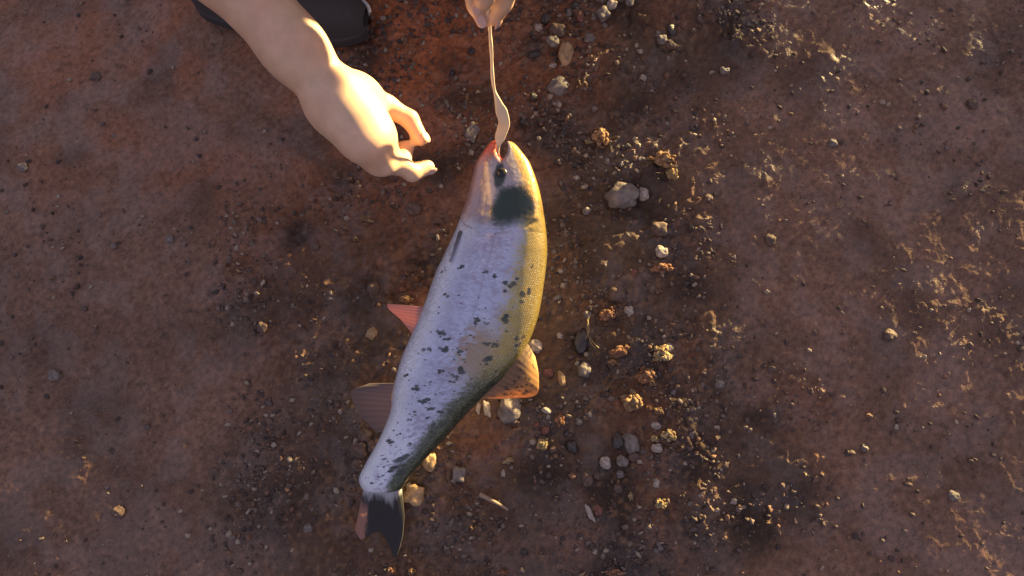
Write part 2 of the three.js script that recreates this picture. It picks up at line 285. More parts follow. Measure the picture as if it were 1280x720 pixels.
// belly u,v  back u,v  centre height  tilt (back above centre)  half thickness
const SEC = [
  [613, 177, 643, 178, 0.172, 0.002, 0.010],
  [596, 203, 662, 203, 0.165, 0.008, 0.018],
  [588, 236, 673, 235, 0.155, 0.014, 0.025],
  [580, 268, 680, 275, 0.143, 0.019, 0.031],
  [565, 305, 683, 312, 0.130, 0.023, 0.035],
  [548, 342, 679, 353, 0.118, 0.025, 0.038],
  [535, 378, 671, 397, 0.107, 0.025, 0.039],
  [521, 412, 655, 438, 0.096, 0.024, 0.038],
  [505, 446, 631, 471, 0.086, 0.019, 0.035],
  [495, 480, 607, 494, 0.076, 0.018, 0.031],
  [490, 514, 582, 519, 0.066, 0.016, 0.027],
  [475, 549, 555, 549, 0.056, 0.013, 0.023],
  [460, 576, 528, 578, 0.047, 0.010, 0.020],
  [450, 598, 508, 602, 0.040, 0.008, 0.017],
  [456, 614, 502, 614, 0.033, 0.006, 0.013],
].map(([bu, bv, ku, kv, h, t, th]) => {
  const q = foot((bu + ku) / 2, (bv + kv) / 2), e = rise(q.x, q.z) * smooth(0.11, 0.05, h), b = spot(bu, bv, h + e - t), k = spot(ku, kv, h + e + t);
  return { c: b.clone().add(k).multiplyScalar(0.5), d: k.clone().sub(b).multiplyScalar(0.5), th };
});
const cC = new THREE.CatmullRomCurve3(SEC.map(s => s.c)), cD = new THREE.CatmullRomCurve3(SEC.map(s => s.d)), cT = new THREE.CatmullRomCurve3(SEC.map(s => V(s.th, 0, 0)));
function frame(s) {
  s = clamp(s, 0, 1);
  const c = cC.getPoint(s), d = cD.getPoint(s), th = cT.getPoint(s).x;
  const t = cC.getPoint(Math.min(1, s + 0.01)).sub(cC.getPoint(Math.max(0, s - 0.01))).normalize();
  const l = d.clone().cross(t).normalize(); if (l.y < 0) l.negate();
  return { c, d, l, th, t };
}
// a: 0 along the back, PI/2 on the side that faces up, PI on the belly
const GILL = 0.245;
function skinPoint(s, a, k = 1) {
  const f = frame(s), ca = Math.cos(a), sa = Math.sin(a);
  let e = 1;
  // gill cover: a plate that stands proud and ends in a curved slit
  const af = a > Math.PI ? 2 * Math.PI - a : Math.abs(a), gs = GILL + 0.018 * Math.cos((af - 1.75) * 2.2) - 0.012, q = s - gs;
  const side = smooth(0.25, 0.6, Math.abs(sa));
  e += side * (0.045 * smooth(-0.08, -0.004, q) * (1 - smooth(-0.004, 0.004, q)) - 0.045 * Math.exp(-((q - 0.006) ** 2) / 0.00003));
  const pr = s - 0.185 - 0.02 * Math.cos((a - 1.6) * 2); e -= side * 0.012 * Math.exp(-(pr * pr) / 0.00004);
  const lat = Math.sign(sa) * Math.pow(Math.abs(sa), 0.86);
  return f.c.clone().addScaledVector(f.d, ca * e * k).addScaledVector(f.l, lat * f.th * e * k * (1 - 0.12 * ca));
}
function rimS(a) { // mouth corner cut back into both cheeks
  const q = Math.min(Math.abs(a - 1.5), Math.abs(a - (2 * Math.PI - 1.5)));
  return 0.072 * Math.pow(clamp(1 - q / 0.5), 0.55);
}
function grid(nu, nv, fn, closedU) { // fn(u, v) -> Vector3
  const pos = [], uv = [], idx = [];
  for (let j = 0; j <= nv; j++) for (let i = 0; i <= nu; i++) { const p = fn(i / nu, j / nv); pos.push(p.x, p.y, p.z); uv.push(i / nu, j / nv); }
  for (let j = 0; j < nv; j++) for (let i = 0; i < nu; i++) { const a = j * (nu + 1) + i, b = a + nu + 1; idx.push(a, b, a + 1, a + 1, b, b + 1); }
  const g = new THREE.BufferGeometry();
  g.setAttribute('position', new THREE.Float32BufferAttribute(pos, 3)); g.setAttribute('uv', new THREE.Float32BufferAttribute(uv, 2)); g.setIndex(idx); g.computeVertexNormals();
  if (closedU) { const n = g.attributes.normal; for (let j = 0; j <= nv; j++) { const a = j * (nu + 1), b = a + nu, m = V().fromBufferAttribute(n, a).add(V().fromBufferAttribute(n, b)).normalize(); n.setXYZ(a, m.x, m.y, m.z); n.setXYZ(b, m.x, m.y, m.z); } }
  return g;
}
{
  // skin pattern: x of the map = angle round the body, y = along it
  const W = 1024, H = 2048;
  const spots = [];
  for (let i = 0; i < 290; i++) {
    const s = rr(0.27, 0.93), dd = rr(-0.78, 0.95), a = Math.acos(dd) * (rnd() < 0.5 ? 1 : -1);
    const dens = (dd > -0.5 ? 1 : 0.35) * (s < 0.33 ? 0.35 : 1) * (0.6 + 0.9 * N(s * 14, dd * 3, 2));
    if (rnd() > dens) continue;
    const n = 2 + Math.floor(rnd() * 4), R = rr(0.0015, 0.0017 + 0.0040 * rnd());
    for (let q = 0; q < n; q++) spots.push([a + rr(-1, 1) * R / 0.045, s + rr(-1, 1) * R / 0.56, R * rr(0.5, 0.95), rr(0.5, 0.95)]);
  }
  for (let i = 0; i < 230; i++) { const dd = rr(-0.6, 0.7), a = Math.acos(dd) * (rnd() < 0.5 ? 1 : -1); spots.push([a, rr(0.4, 0.93), rr(0.0006, 0.0014), rr(0.5, 0.8)]); }
  const spotMap = new Float32Array(W * H);
  for (const [a, s, R, k] of spots) {
    const f = frame(s), ra = 0.5 * (f.d.length() + f.th), px = ((a / (2 * Math.PI) + 1) % 1) * W, py = s * H, rx = R / (2 * Math.PI * ra) * W * 1.15, ry = R / 0.56 * H;
    for (let j = Math.floor(py - ry * 1.6); j <= py + ry * 1.6; j++) for (let i = Math.floor(px - rx * 1.6); i <= px + rx * 1.6; i++) {
      if (j < 0 || j >= H) continue; const ii = (i + W) % W, r = Math.hypot((i - px) / rx, (j - py) / ry) + 0.35 * N(i * 0.13, j * 0.13, 5);
      const m = k * (1 - smooth(0.6, 1.15, r)); if (m > spotMap[j * W + ii]) spotMap[j * W + ii] = m;
    }
  }
  const S = (r, g, b) => [r / 255, g / 255, b / 255];
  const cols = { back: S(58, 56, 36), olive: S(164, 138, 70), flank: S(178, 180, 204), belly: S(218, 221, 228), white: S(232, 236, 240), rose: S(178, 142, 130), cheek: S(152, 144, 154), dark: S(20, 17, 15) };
  const map = tex(W, H, (i, j) => {
    const a = i / W * 2 * Math.PI, s = j / H, d = Math.cos(a), n1 = N(i * 0.012, j * 0.012, 1), n2 = N(i * 0.05, j * 0.05, 2), n3 = N(i * 0.22, j * 0.22, 3);
    const row = Math.floor(j / 9), sc = lattice[(Math.floor(i / 11 + (row & 1) * 0.5) * 419 + row * 1013) & 65535] - 0.5;
    const e = d + 0.10 * n1 + 0.05 * n2 + (s > GILL ? 0.16 * sc : 0);
    let c = mix3(cols.belly, cols.flank, smooth(-0.75, -0.2, e));
    c = c.map(x => x * (1 + (s > GILL ? 0.14 * sc : 0)));
    c = mix3(c, S(96, 90, 96), 0.16 * Math.exp(-((d - 0.12) ** 2) / 0.0006) * (s > GILL ? 1 : 0));
    c = mix3(c, cols.white, 0.8 * smooth(0.6, 0.85, s) * (1 - smooth(0.1, 0.5, e)));  // whiter towards the tail: sky brightness put into the colour
    c = mix3(c, S(146, 134, 158), 0.7 * smooth(0.0, 0.6, n1 + n2 + 0.5 * n3) * smooth(-0.5, 0, d));
    c = mix3(c, S(150, 118, 84), 0.75 * smooth(0.0, 0.35, d + 0.3 * n2 + 0.25 * n3) * smooth(0.42, 0.5, s + 0.03 * n1) * smooth(0.62, 0.54, s + 0.03 * n1));  // brown gold patch painted for sun glitter on the scales
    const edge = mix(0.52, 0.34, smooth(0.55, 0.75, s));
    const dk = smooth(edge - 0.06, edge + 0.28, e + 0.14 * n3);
    c = mix3(c, mix3(cols.olive, cols.back, clamp(smooth(0.5, 0.64, s) + 0.3 * smooth(0.75, 1, d))), dk);  // front of the back painted towards gold for its sunlit rim
    // scale glitter painted as pale flecks on the dark back
    const cell = lattice[(Math.floor(i / 13) * 131 + Math.floor(j / 11) * 877) & 65535], fx = (i % 13) / 12 - 0.5 + 0.25 * n3, fy = (j % 11) / 10 - 0.5 + 0.25 * n2;
    if (dk > 0.3 && s > 0.3 && cell > 0.45 && fx * fx + fy * fy < 0.09) c = mix3(c, S(176, 172, 150), 0.75 * cell);
    // head
    const gq = s - (GILL + 0.018 * Math.cos((a > Math.PI ? 2 * Math.PI - a - 1.75 : a - 1.75) * 2.2) - 0.012) + 0.008 * n2, hd = 1 - smooth(-0.03, 0.012, gq);
    if (hd > 0) {
      let h = mix3(cols.rose, cols.cheek, smooth(-0.85, -0.2, e));
      h = mix3(h, S(192, 150, 80), smooth(0.5, 0.8, e));  // gold of the sunlit head rim put into the colour
      h = mix3(h, S(224, 98, 58), 0.95 * smooth(0.085, 0.03, s + 0.02 * n1) * smooth(0.35, 0.0, d) * smooth(-1.0, -0.7, d));
      h = mix3(h, S(30, 22, 22), 0.92 * (1 - smooth(0.6, 1.1, Math.hypot((d - 0.04) / 0.2, (s - 0.112) / 0.037) + 0.1 * n2)));
      const dxx = (d - 0.45) / 0.52, dyy = (s - 0.196) / 0.058, r = Math.hypot(dxx, dyy) + 0.22 * n1 + 0.05 * n2;
      h = mix3(h, cols.dark, 0.97 * (1 - smooth(0.75, 1.2, r + 0.2 * n3)));
      c = mix3(c, h, hd);
    }
    c = mix3(c, S(42, 35, 38), spotMap[j * W + i]);
    const m = 1 + 0.10 * n3 + 0.06 * n2; return [c[0] * m, c[1] * m, c[2] * m];
  }, true);
  map.wrapT = THREE.ClampToEdgeWrapping;
  const scales = tex(W, H, (i, j) => {
    const s = j / H; if (s < GILL) { const n = 0.5 + 0.25 * N(i * 0.05, j * 0.05, 7); return [n, n, n]; }
    const py = j / 7, row = Math.floor(py), px = i / 9 + (row & 1) * 0.5, fx = px - Math.floor(px) - 0.5, fy = py - row;
    const q = clamp(0.35 + 0.65 * (1 - Math.hypot(fx * 1.6, fy - 0.1)) + 0.25 * lattice[(row * 61 + Math.floor(px) * 997) & 65535]); return [q, q, q];
  });
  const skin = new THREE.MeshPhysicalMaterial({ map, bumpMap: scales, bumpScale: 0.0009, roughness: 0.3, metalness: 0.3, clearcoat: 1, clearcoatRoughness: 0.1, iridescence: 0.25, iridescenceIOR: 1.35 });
  const g = grid(128, 260, (u, v) => {
    const a = u * 2 * Math.PI, r = rimS(a), s = r + (1 - r) * v, end = s > 0.965 ? Math.sqrt(clamp(1 - ((s - 0.965) / 0.036) ** 2, 0.002)) : 1;
    const lip = v < 0.012 ? 0.86 + 0.14 * Math.sqrt(v / 0.012) : 1;
    return local(skinPoint(s, a, end * lip));
  }, true);
  { const uv = g.attributes.uv; let k = 0; for (let j = 0; j <= 260; j++) for (let i = 0; i <= 128; i++, k++) { const r = rimS(i / 128 * 2 * Math.PI); uv.setY(k, r + (1 - r) * j / 260); } }
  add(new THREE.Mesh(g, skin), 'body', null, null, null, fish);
  // mouth lining
  const flesh = new THREE.MeshPhysicalMaterial({ color: lin(0.36, 0.09, 0.06), roughness: 0.4, clearcoat: 0.5, clearcoatRoughness: 0.3 });
  const gl = grid(64, 30, (u, v) => { const a = u * 2 * Math.PI, r = rimS(a), s = mix(r + 0.0005, 0.13, v); return local(skinPoint(s, a, mix(0.86, 0.74, smooth(0, 0.25, v)) * (v > 0.85 ? Math.sqrt(clamp(1 - ((v - 0.85) / 0.15) ** 2, 0.0004)) : 1))); }, true);
  add(new THREE.Mesh(gl, flesh), 'mouth_lining', 'wet red lining of the open mouth', null, null, fish);
  const tongue = grid(24, 20, (u, v) => { const a = u * 2 * Math.PI, s = mix(0.005, 0.11, v), f = frame(s), r = Math.sqrt(clamp(1 - (1 - v / 0.3) ** 2 * (v < 0.3 ? 1 : 0), 0.001)); return local(f.c.clone().addScaledVector(f.d, -0.46 + 0.16 * r * Math.cos(a)).addScaledVector(f.l, f.th * 0.30 * r * Math.sin(a))); }, true);
  add(new THREE.Mesh(tongue, flesh), 'tongue', null, null, null, fish);
}
// eyes
{
  const eyeM = new THREE.MeshPhysicalMaterial({ color: lin(0.03, 0.026, 0.02), roughness: 0.35 });
  const pupM = new THREE.MeshPhysicalMaterial({ color: lin(0.004, 0.004, 0.004), roughness: 0.12 });
  for (const sgn of [1, -1]) {
    const a = 1.5 * sgn, p = skinPoint(0.11, a), n = frame(0.11).l.clone().multiplyScalar(sgn);
    const e = new THREE.Mesh(new THREE.SphereGeometry(0.0085, 32, 20), eyeM); e.scale.set(1, 0.5, 1);
    e.quaternion.setFromUnitVectors(V(0, 1, 0), n); e.position.copy(local(p)).addScaledVector(n, -0.0026);
    add(e, 'eye', null, null, null, fish);
    const pu = new THREE.Mesh(new THREE.SphereGeometry(0.0058, 28, 16), pupM); pu.scale.set(1, 0.55 / 0.62, 1); pu.position.y = 0.0050; add(pu, 'pupil', null, null, null, e);
  }
}
// fins: closed thin shells with raised rays
function fin(name, base, tip, opt) {
  const { bulge = 0, th = 0.0018, rays = 14, color, sag = 0, label, nu = 72, nv = 30, nrm } = opt;
  const B = new THREE.CatmullRomCurve3(base), T = new THREE.CatmullRomCurve3(tip);
  const n = nrm || B.getPoint(1).sub(B.getPoint(0)).cross(T.getPoint(0.5).sub(B.getPoint(0.5))).normalize(); if (n.y < 0) n.negate();
  const P = (u, v, side) => {
    const p = B.getPoint(u).lerp(T.getPoint(u), v);
    const ray = 0.00022 * Math.cos(u * rays * 2 * Math.PI) * (1 - 0.5 * v), t = (opt.root ? opt.root * Math.pow(1 - v, 3) + 0.0008 : th * (1 - 0.75 * v)) * Math.sqrt(clamp(1 - Math.pow(Math.abs(2 * u - 1), 8), 0.02));
    return local(p.addScaledVector(n, bulge * Math.sin(Math.PI * v * 0.8) + 0.003 * Math.sin(u * 7) * v + side * (t + (0.0006 + ray) * 0.5 * (v < 0.98 ? 1 : 0.2)) - sag * v * v));
  };
  const gs = [1, -1].map(s => grid(nu, nv, (u, v) => P(u, v, s)));
  const rim = grid(2 * nv + nu, 1, (w, x) => { const k = w * (2 * nv + nu); let u, v; if (k < nv) { u = 0; v = k / nv; } else if (k < nv + nu) { u = (k - nv) / nu; v = 1; } else { u = 1; v = (2 * nv + nu - k) / nv; } return P(u, v, x * 2 - 1); });
  const all = [...gs, rim];
  for (const g of all) { const uv = g.attributes.uv, c = new Float32Array(uv.count * 3); for (let i = 0; i < uv.count; i++) c.set(g === rim ? color(0.5, 0.97) : color(uv.getX(i), uv.getY(i)), i * 3); g.setAttribute('color', new THREE.BufferAttribute(c, 3)); }
  const m = new THREE.MeshPhysicalMaterial({ vertexColors: true, roughness: 0.75, transmission: opt.trans ?? 0.3, thickness: 0, side: THREE.DoubleSide });
  return add(new THREE.Mesh(mergeGeometries(all), m), name, label, null, null, fish);
}
const slope = (u, v, h) => { const q = foot(u, v); return spot(u, v, h + rise(q.x, q.z) * smooth(0.11, 0.05, h)); };
const onBack = (s, a, k = 0.96) => skinPoint(s, a, k);
fin('dorsal_fin', [0.475, 0.52, 0.565, 0.61, 0.645].map(s => onBack(s, 0.12)), [spot(669, 446, 0.085), spot(672, 470, 0.066), spot(670, 494, 0.052), spot(642, 499, 0.052), spot(612, 497, 0.062)],
  { rays: 13, trans: 0.5, label: 'orange brown dorsal fin with rows of dark spots', color: (u, v) => {
    const st = 0.88 + 0.12 * Math.cos(u * 13 * 2 * Math.PI + 2 * N(u * 9, v * 4, 3)); let c = mix3([0.34, 0.20, 0.10], [0.72, 0.38, 0.10], smooth(0.3, 0.7, v));  // orange raised towards the edge to paint in the sun glow
    const q = N(u * 21, v * 12, 80.4); const sp = smooth(0.14, 0.28, q) * smooth(0.2, 0.35, v) * smooth(0.92, 0.74, v); c = mix3(c, [0.035, 0.02, 0.012], 0.9 * sp); return c.map(x => x * st); } });
fin('pelvic_fin', [slope(537, 384, 0.086), slope(535, 396, 0.083), slope(530, 408, 0.080), slope(523, 418, 0.077)], [slope(484, 380, 0.045), slope(490, 389, 0.044), slope(500, 400, 0.046), slope(516, 417, 0.066)],
  { rays: 8, trans: 0.4, label: 'salmon pink pelvic fin', color: (u, v) => { const st = 0.9 + 0.1 * Math.cos(u * 8 * 2 * Math.PI); return mix3([0.62, 0.33, 0.28], [0.56, 0.28, 0.23], v).map(x => x * st); } });
fin('anal_fin', [slope(497, 479, 0.055), slope(495, 496, 0.052), slope(494, 515, 0.048), slope(489, 537, 0.042)], [slope(462, 479, 0.030), slope(440, 491, 0.020), slope(446, 515, 0.016), slope(472, 541, 0.024)],
  { rays: 10, trans: 0.45, label: 'dull brown pink anal fin', color: (u, v) => { const st = 0.9 + 0.1 * Math.cos(u * 10 * 2 * Math.PI); return mix3([0.27, 0.18, 0.16], [0.17, 0.115, 0.10], v).map(x => x * st); } });
{
  const lift = (s, a, e) => { const f = frame(s); return skinPoint(s, a, 1).addScaledVector(f.l, e); };
  fin('pectoral_fin', [lift(0.258, 2.26, 0.0005), lift(0.256, 2.34, 0.001), lift(0.260, 2.42, 0.0005)], [lift(0.322, 2.235, 0.001), lift(0.334, 2.24, 0.0015), lift(0.325, 2.25, 0.001)], { th: 0.0012, rays: 5, nu: 40, nv: 20, trans: 0.1, label: 'dark folded pectoral fin behind the gill cover', color: (u, v) => mix3([0.11, 0.095, 0.1], [0.3, 0.28, 0.3], smooth(0.1, 1, v)), nrm: frame(0.3).l });
}
fin('tail_fin', [slope(456, 604, 0.036), slope(470, 606, 0.036), slope(486, 607, 0.036), slope(502, 606, 0.037)], [slope(444, 662, 0.014), slope(452, 673, 0.012), slope(462, 668, 0.012), slope(474, 664, 0.013), slope(484, 678, 0.012), slope(493, 698, 0.011), slope(502, 676, 0.014), slope(506, 645, 0.02)],
  { rays: 16, root: 0.011, trans: 0.3, label: 'dark tail fin with a pinkish lower lobe', nv: 40, color: (u, v) => { const st = 0.92 + 0.08 * Math.cos(u * 16 * 2 * Math.PI + 3 * N(u * 8, v * 3, 8)); const pk = smooth(0.25, 0.17, u + 0.05 * N(u * 20, v * 8, 90)) * smooth(0.25, 0.5, v); return mix3([0.50, 0.50, 0.52], mix3([0.022, 0.018, 0.017], [0.34, 0.17, 0.12], pk), smooth(0.06, 0.3, v + 0.12 * N(u * 14, v * 5, 91))).map(x => x * st); } });
add(fish, 'fish', 'silver black spotted trout hoisted head first by a pale cord, tail dragging on mud', 'fish');

// added unseen earth ridge and grass, shaped to keep low sun off the mud
{
  const dirS = V(SUN.x, 0, SUN.z).normalize(), across = V(-dirS.z, 0, dirS.x), D = 2.1;
  const crest = c => 0.2065 + 0.03 * smooth(-0.16, -0.34, c) + 0.016 * N(c * 6, 0, 70) + 0.010 * N(c * 17, 0, 71) + 0.005 * N(c * 44, 0, 72) + 0.2 * smooth(0.6, 2, Math.abs(c));
  const g = grid(900, 40, (u, v) => {
    const c = mix(-3.4, 3.4, u), w = (v - 0.5) * 1.6, h = crest(c) * Math.exp(-(w * w) / 0.09) + 0.012 * fbm(c * 9, w * 9, 72, 3) * (1 - Math.exp(-(w * w) / 0.004)) - 0.02;
    return V(dirS.x * (D + w) + across.x * c, h + 0.02 * Math.exp(-(w * w) / 0.09), dirS.z * (D + w) + across.z * c);
  });
  const b = add(new THREE.Mesh(g, new THREE.MeshStandardMaterial({ color: lin(0.11, 0.075, 0.055), roughness: 1, bumpMap: grain, bumpScale: 0.004 })), 'added_bank', 'added unseen earth ridge shading the mud');
  b.userData.kind = 'structure';
  const pos = [], idx = [];  // added blades, unseen, to break up the sunlight over the crest
  for (let i = 0; i < 2600; i++) {
    const w = rr(-0.12, 0.12), c = rr(-2.2, 2.2), y0 = crest(c) * Math.exp(-(w * w) / 0.09) - 0.01;
    const L = (0.02 + 0.07 * Math.pow(rnd(), 2)) * (1 + 0.8 * N(c * 5, 3, 73)), ww0 = rr(0.0012, 0.0028), a = rr(0, 6.283), lean = rr(0.1, 0.7) * L, q0 = rr(0, 6.283), x0 = dirS.x * (D + w) + across.x * c, z0 = dirS.z * (D + w) + across.z * c, k0 = pos.length / 3;
    for (let q = 0; q <= 4; q++) {
      const t = q / 4, ww = ww0 * (1 - t * 0.92), cx = x0 + Math.cos(q0) * lean * t * t, cz = z0 + Math.sin(q0) * lean * t * t, y = y0 + L * (t - 0.15 * t * t);
      pos.push(cx - Math.cos(a) * ww, y, cz - Math.sin(a) * ww, cx + Math.sin(a) * ww * 0.35, y, cz - Math.cos(a) * ww * 0.35, cx + Math.cos(a) * ww, y, cz + Math.sin(a) * ww);
      if (q < 4) { const e = k0 + q * 3; for (const [m0, m1] of [[0, 1], [1, 2], [2, 0]]) idx.push(e + m0, e + m1, e + 3 + m0, e + m1, e + 3 + m1, e + 3 + m0); }
    }
  }
  const gg = new THREE.BufferGeometry(); gg.setAttribute('position', new THREE.Float32BufferAttribute(pos, 3)); gg.setIndex(idx); gg.computeVertexNormals();
  add(new THREE.Mesh(gg, new THREE.MeshStandardMaterial({ color: lin(0.09, 0.10, 0.04), roughness: 0.8 })), 'added_grass', 'added unseen short grass that breaks up the sunlight', 'grass').userData.kind = 'stuff';
}

// ---------------------------------------------------------------- cord
const pinch = spot(611, 24, 0.375);
{
  const pts = [spot(609, 6, 0.395), pinch, spot(614, 62, 0.325), spot(617, 108, 0.27), spot(624, 132, 0.24), spot(630, 152, 0.215), spot(625, 172, 0.185), spot(622, 190, 0.168), spot(623, 204, 0.156)];
  const c = new THREE.CatmullRomCurve3(pts, false, 'centripetal');
  const g = grid(14, 140, (u, v) => {
    const p = c.getPoint(v), t = c.getPoint(Math.min(1, v + 0.005)).sub(c.getPoint(Math.max(0, v - 0.005))).normalize(), view = V(0.1, 0.85, 0.5).normalize();
    const w = V().crossVectors(t, view).normalize(), n = V().crossVectors(w, t).normalize(), a = u * 2 * Math.PI;
    const flat = smooth(0.40, 0.56, v) * (1 - smooth(0.72, 0.86, v)), tw = v * 60 + a * 2;
    const rw = 0.0019 + 0.0052 * flat + 0.0002 * Math.sin(tw), rn = 0.0019 - 0.0006 * flat + 0.0002 * Math.sin(tw);
    return p.addScaledVector(w, Math.cos(a) * rw).addScaledVector(n, Math.sin(a) * rn);
  }, true);
  g.translate(-pinch.x, -pinch.y, -pinch.z);
  const m = new THREE.Mesh(g, new THREE.MeshPhysicalMaterial({ color: lin(0.70, 0.58, 0.42), roughness: 0.7, transmission: 0.15 }));
  m.position.copy(pinch);
  add(m, 'cord', 'pale cord stretched from pinched fingers to the mouth of the fish', 'cord');
}

// ---------------------------------------------------------------- person
const smin = (a, b, k) => { const h = Math.max(k - Math.abs(a - b), 0) / k; return Math.min(a, b) - h * h * k * 0.25; };
function capsule(p, A, B, ra, rb) {
  const bx = B.x - A.x, by = B.y - A.y, bz = B.z - A.z, px = p.x - A.x, py = p.y - A.y, pz = p.z - A.z;
  const t = clamp((px * bx + py * by + pz * bz) / (bx * bx + by * by + bz * bz + 1e-9));
  return Math.hypot(px - bx * t, py - by * t, pz - bz * t) - mix(ra, rb, t);
}
// groups: [{k, join, bones:[[A,B,ra,rb]...]}]: bones of one chain blend with k, chains blend into the whole with join
function field(groups) {
  return p => { let d = 1e3; for (const g of groups) { let e = 1e3; for (const b of g.bones) e = smin(e, capsule(p, b[0], b[1], b[2], b[3]), g.k); d = smin(d, e, g.join); } return d; };
}
function mesh(sdf, centre, size, res, base) {
  const mc = new MarchingCubes(res, new THREE.MeshStandardMaterial(), false, false, 400000);
  mc.isolation = 0; const half = res / 2, p = V();
  for (let z = 0; z < res; z++) for (let y = 0; y < res; y++) for (let x = 0; x < res; x++) {
    p.set(centre.x + (x - half) / half * size / 2, centre.y + (y - half) / half * size / 2, centre.z + (z - half) / half * size / 2);
    mc.field[x + y * res + z * res * res] = -sdf(p);
  }
  mc.update();
  const n = mc.count, pos = new Float32Array(mc.positionArray.slice(0, n * 3)), nor = new Float32Array(n * 3), col = new Float32Array(n * 3), e = size / res * 0.35;
  for (let i = 0; i < n; i++) {
    const q = V(centre.x + pos[i * 3] * size / 2, centre.y + pos[i * 3 + 1] * size / 2, centre.z + pos[i * 3 + 2] * size / 2);
    const f = (a, b, c) => sdf(V(q.x + a, q.y + b, q.z + c)); const g = V(f(e, 0, 0) - f(-e, 0, 0), f(0, e, 0) - f(0, -e, 0), f(0, 0, e) - f(0, 0, -e)).normalize();
    nor.set([g.x, g.y, g.z], i * 3); pos.set([q.x - base.x, q.y - base.y, q.z - base.z], i * 3);
    const m = 1 + 0.14 * N(q.x * 70, q.y * 70, q.z * 70) + 0.08 * N(q.x * 260, q.y * 260, q.z * 260), rd = 0.06 * N(q.x * 28, q.y * 28, q.z * 28); col.set([m + rd, m - rd, m - rd], i * 3);
  }
  const g = new THREE.BufferGeometry();
  g.setAttribute('position', new THREE.BufferAttribute(pos, 3)); g.setAttribute('normal', new THREE.BufferAttribute(nor, 3)); g.setAttribute('color', new THREE.BufferAttribute(col, 3));
  return g;
}
const chain = (pts, rads) => pts.slice(1).map((p, i) => [pts[i], p, rads[i], rads[i + 1]]);
const person = new THREE.Group(); person.position.set(-0.1, 0, -0.78);
const PB = person.position;
const sole = 0.006;
// joints
const rW = spot(424, 129, 0.30), rE = V(-0.36, 0.45, -0.30), rS = V(-0.25, 0.68, -0.50);
const lW = spot(612, -112, 0.46), lE = V(0.20, 0.46, -0.50), lS = V(0.13, 0.70, -0.56);
const neck = V(-0.06, 0.75, -0.56), head = V(-0.05, 0.88, -0.46), hip = V(-0.07, 0.24, -0.98), chest = V(-0.06, 0.58, -0.68);
const rKnee = V(-0.34, 0.44, -0.62), rAnk = V(-0.44, 0.10, -0.575), lKnee = V(0.16, 0.42, -0.66), lAnk = V(0.14, 0.10, -0.86);
const rHip = V(-0.16, 0.24, -0.96), lHip = V(0.02, 0.24, -0.96);

// right hand: palm down, thumb and index open, the other fingers curled behind the index
const T = { // thumb
  pts: [spot(442, 122, 0.278), spot(483, 133, 0.252), spot(512, 149, 0.243), spot(526, 173, 0.234)], r: [0.016, 0.0125, 0.0108, 0.009] };
const I = { pts: [spot(470, 170, 0.290), spot(490, 197, 0.266), spot(515, 216, 0.246), spot(534, 209, 0.238)], r: [0.0135, 0.0118, 0.0102, 0.0088] };
const M = { pts: [spot(463, 179, 0.298), spot(482, 206, 0.272), spot(503, 204, 0.240), spot(508, 185, 0.226)], r: [0.0135, 0.0115, 0.0100, 0.0088] };
const R = { pts: [spot(454, 180, 0.300), spot(470, 206, 0.270), spot(490, 206, 0.238), spot(497, 188, 0.222)], r: [0.0125, 0.0108, 0.0095, 0.0083] };
const K = { pts: [spot(446, 176, 0.296), spot(459, 199, 0.266), spot(477, 201, 0.236), spot(485, 187, 0.222)], r: [0.0115, 0.0098, 0.0085, 0.0075] };
const rPalm = [[rW, I.pts[0], 0.026, 0.0165], [rW, M.pts[0], 0.025, 0.0165], [rW, R.pts[0], 0.023, 0.015], [rW, K.pts[0], 0.021, 0.014], [rW, T.pts[0], 0.026, 0.018], [T.pts[0], T.pts[1], 0.017, 0.0125], [T.pts[0], I.pts[0], 0.019, 0.016], [T.pts[0].clone().lerp(T.pts[1], 0.2), I.pts[0].clone().lerp(rW, 0.35).add(V(0, 0.002, 0)), 0.016, 0.018]];
const rArm = [[rW, rW.clone().lerp(rE, 0.25), 0.027, 0.031], [rW.clone().lerp(rE, 0.25), rW.clone().lerp(rE, 0.65), 0.031, 0.042], [rW.clone().lerp(rE, 0.65), rE, 0.042, 0.043]];
const rightHand = field([{ k: 0.024, join: 0.001, bones: [...rArm, ...rPalm] }, { k: 0.004, join: 0.008, bones: chain(T.pts.slice(1), T.r.slice(1)) }, ...[I, M, R, K].map(f => ({ k: 0.004, join: 0.01, bones: chain(f.pts, f.r) }))]);
// left hand: thumb and index pinch the cord, the rest curled
const pd = (x, y, z) => pinch.clone().add(V(x, y, z));
const lK = spot(606, -58, 0.44);
const LI = { pts: [spot(640, -62, 0.440), spot(640, -22, 0.418), spot(629, 4, 0.396), spot(618, 23, 0.377)], r: [0.0125, 0.0105, 0.0092, 0.0078] };
const LT = { pts: [spot(588, -66, 0.428), spot(588, -26, 0.392), spot(596, 6, 0.378), spot(604, 24, 0.372)], r: [0.0145, 0.0118, 0.0102, 0.0084] };
const LM = { pts: [spot(622, -62, 0.452), spot(616, -22, 0.440), spot(606, -4, 0.424), spot(600, 8, 0.412)], r: [0.0125, 0.0105, 0.0092, 0.008] };
const LR = { pts: [spot(606, -62, 0.458), spot(594, -30, 0.452), spot(584, -18, 0.432), spot(584, -16, 0.416)], r: [0.012, 0.0102, 0.009, 0.008] };
const LP = { pts: [spot(592, -66, 0.458), spot(578, -44, 0.456), spot(570, -34, 0.440), spot(572, -32, 0.424)], r: [0.0108, 0.0092, 0.008, 0.0072] };
const lPalm = [LI, LM, LR, LP, LT].map((f, i) => [lW, f.pts[0], 0.024, f.r[0] + 0.003]);
const lArm = [[lW, lW.clone().lerp(lE, 0.3), 0.027, 0.032], [lW.clone().lerp(lE, 0.3), lE, 0.032, 0.043]];
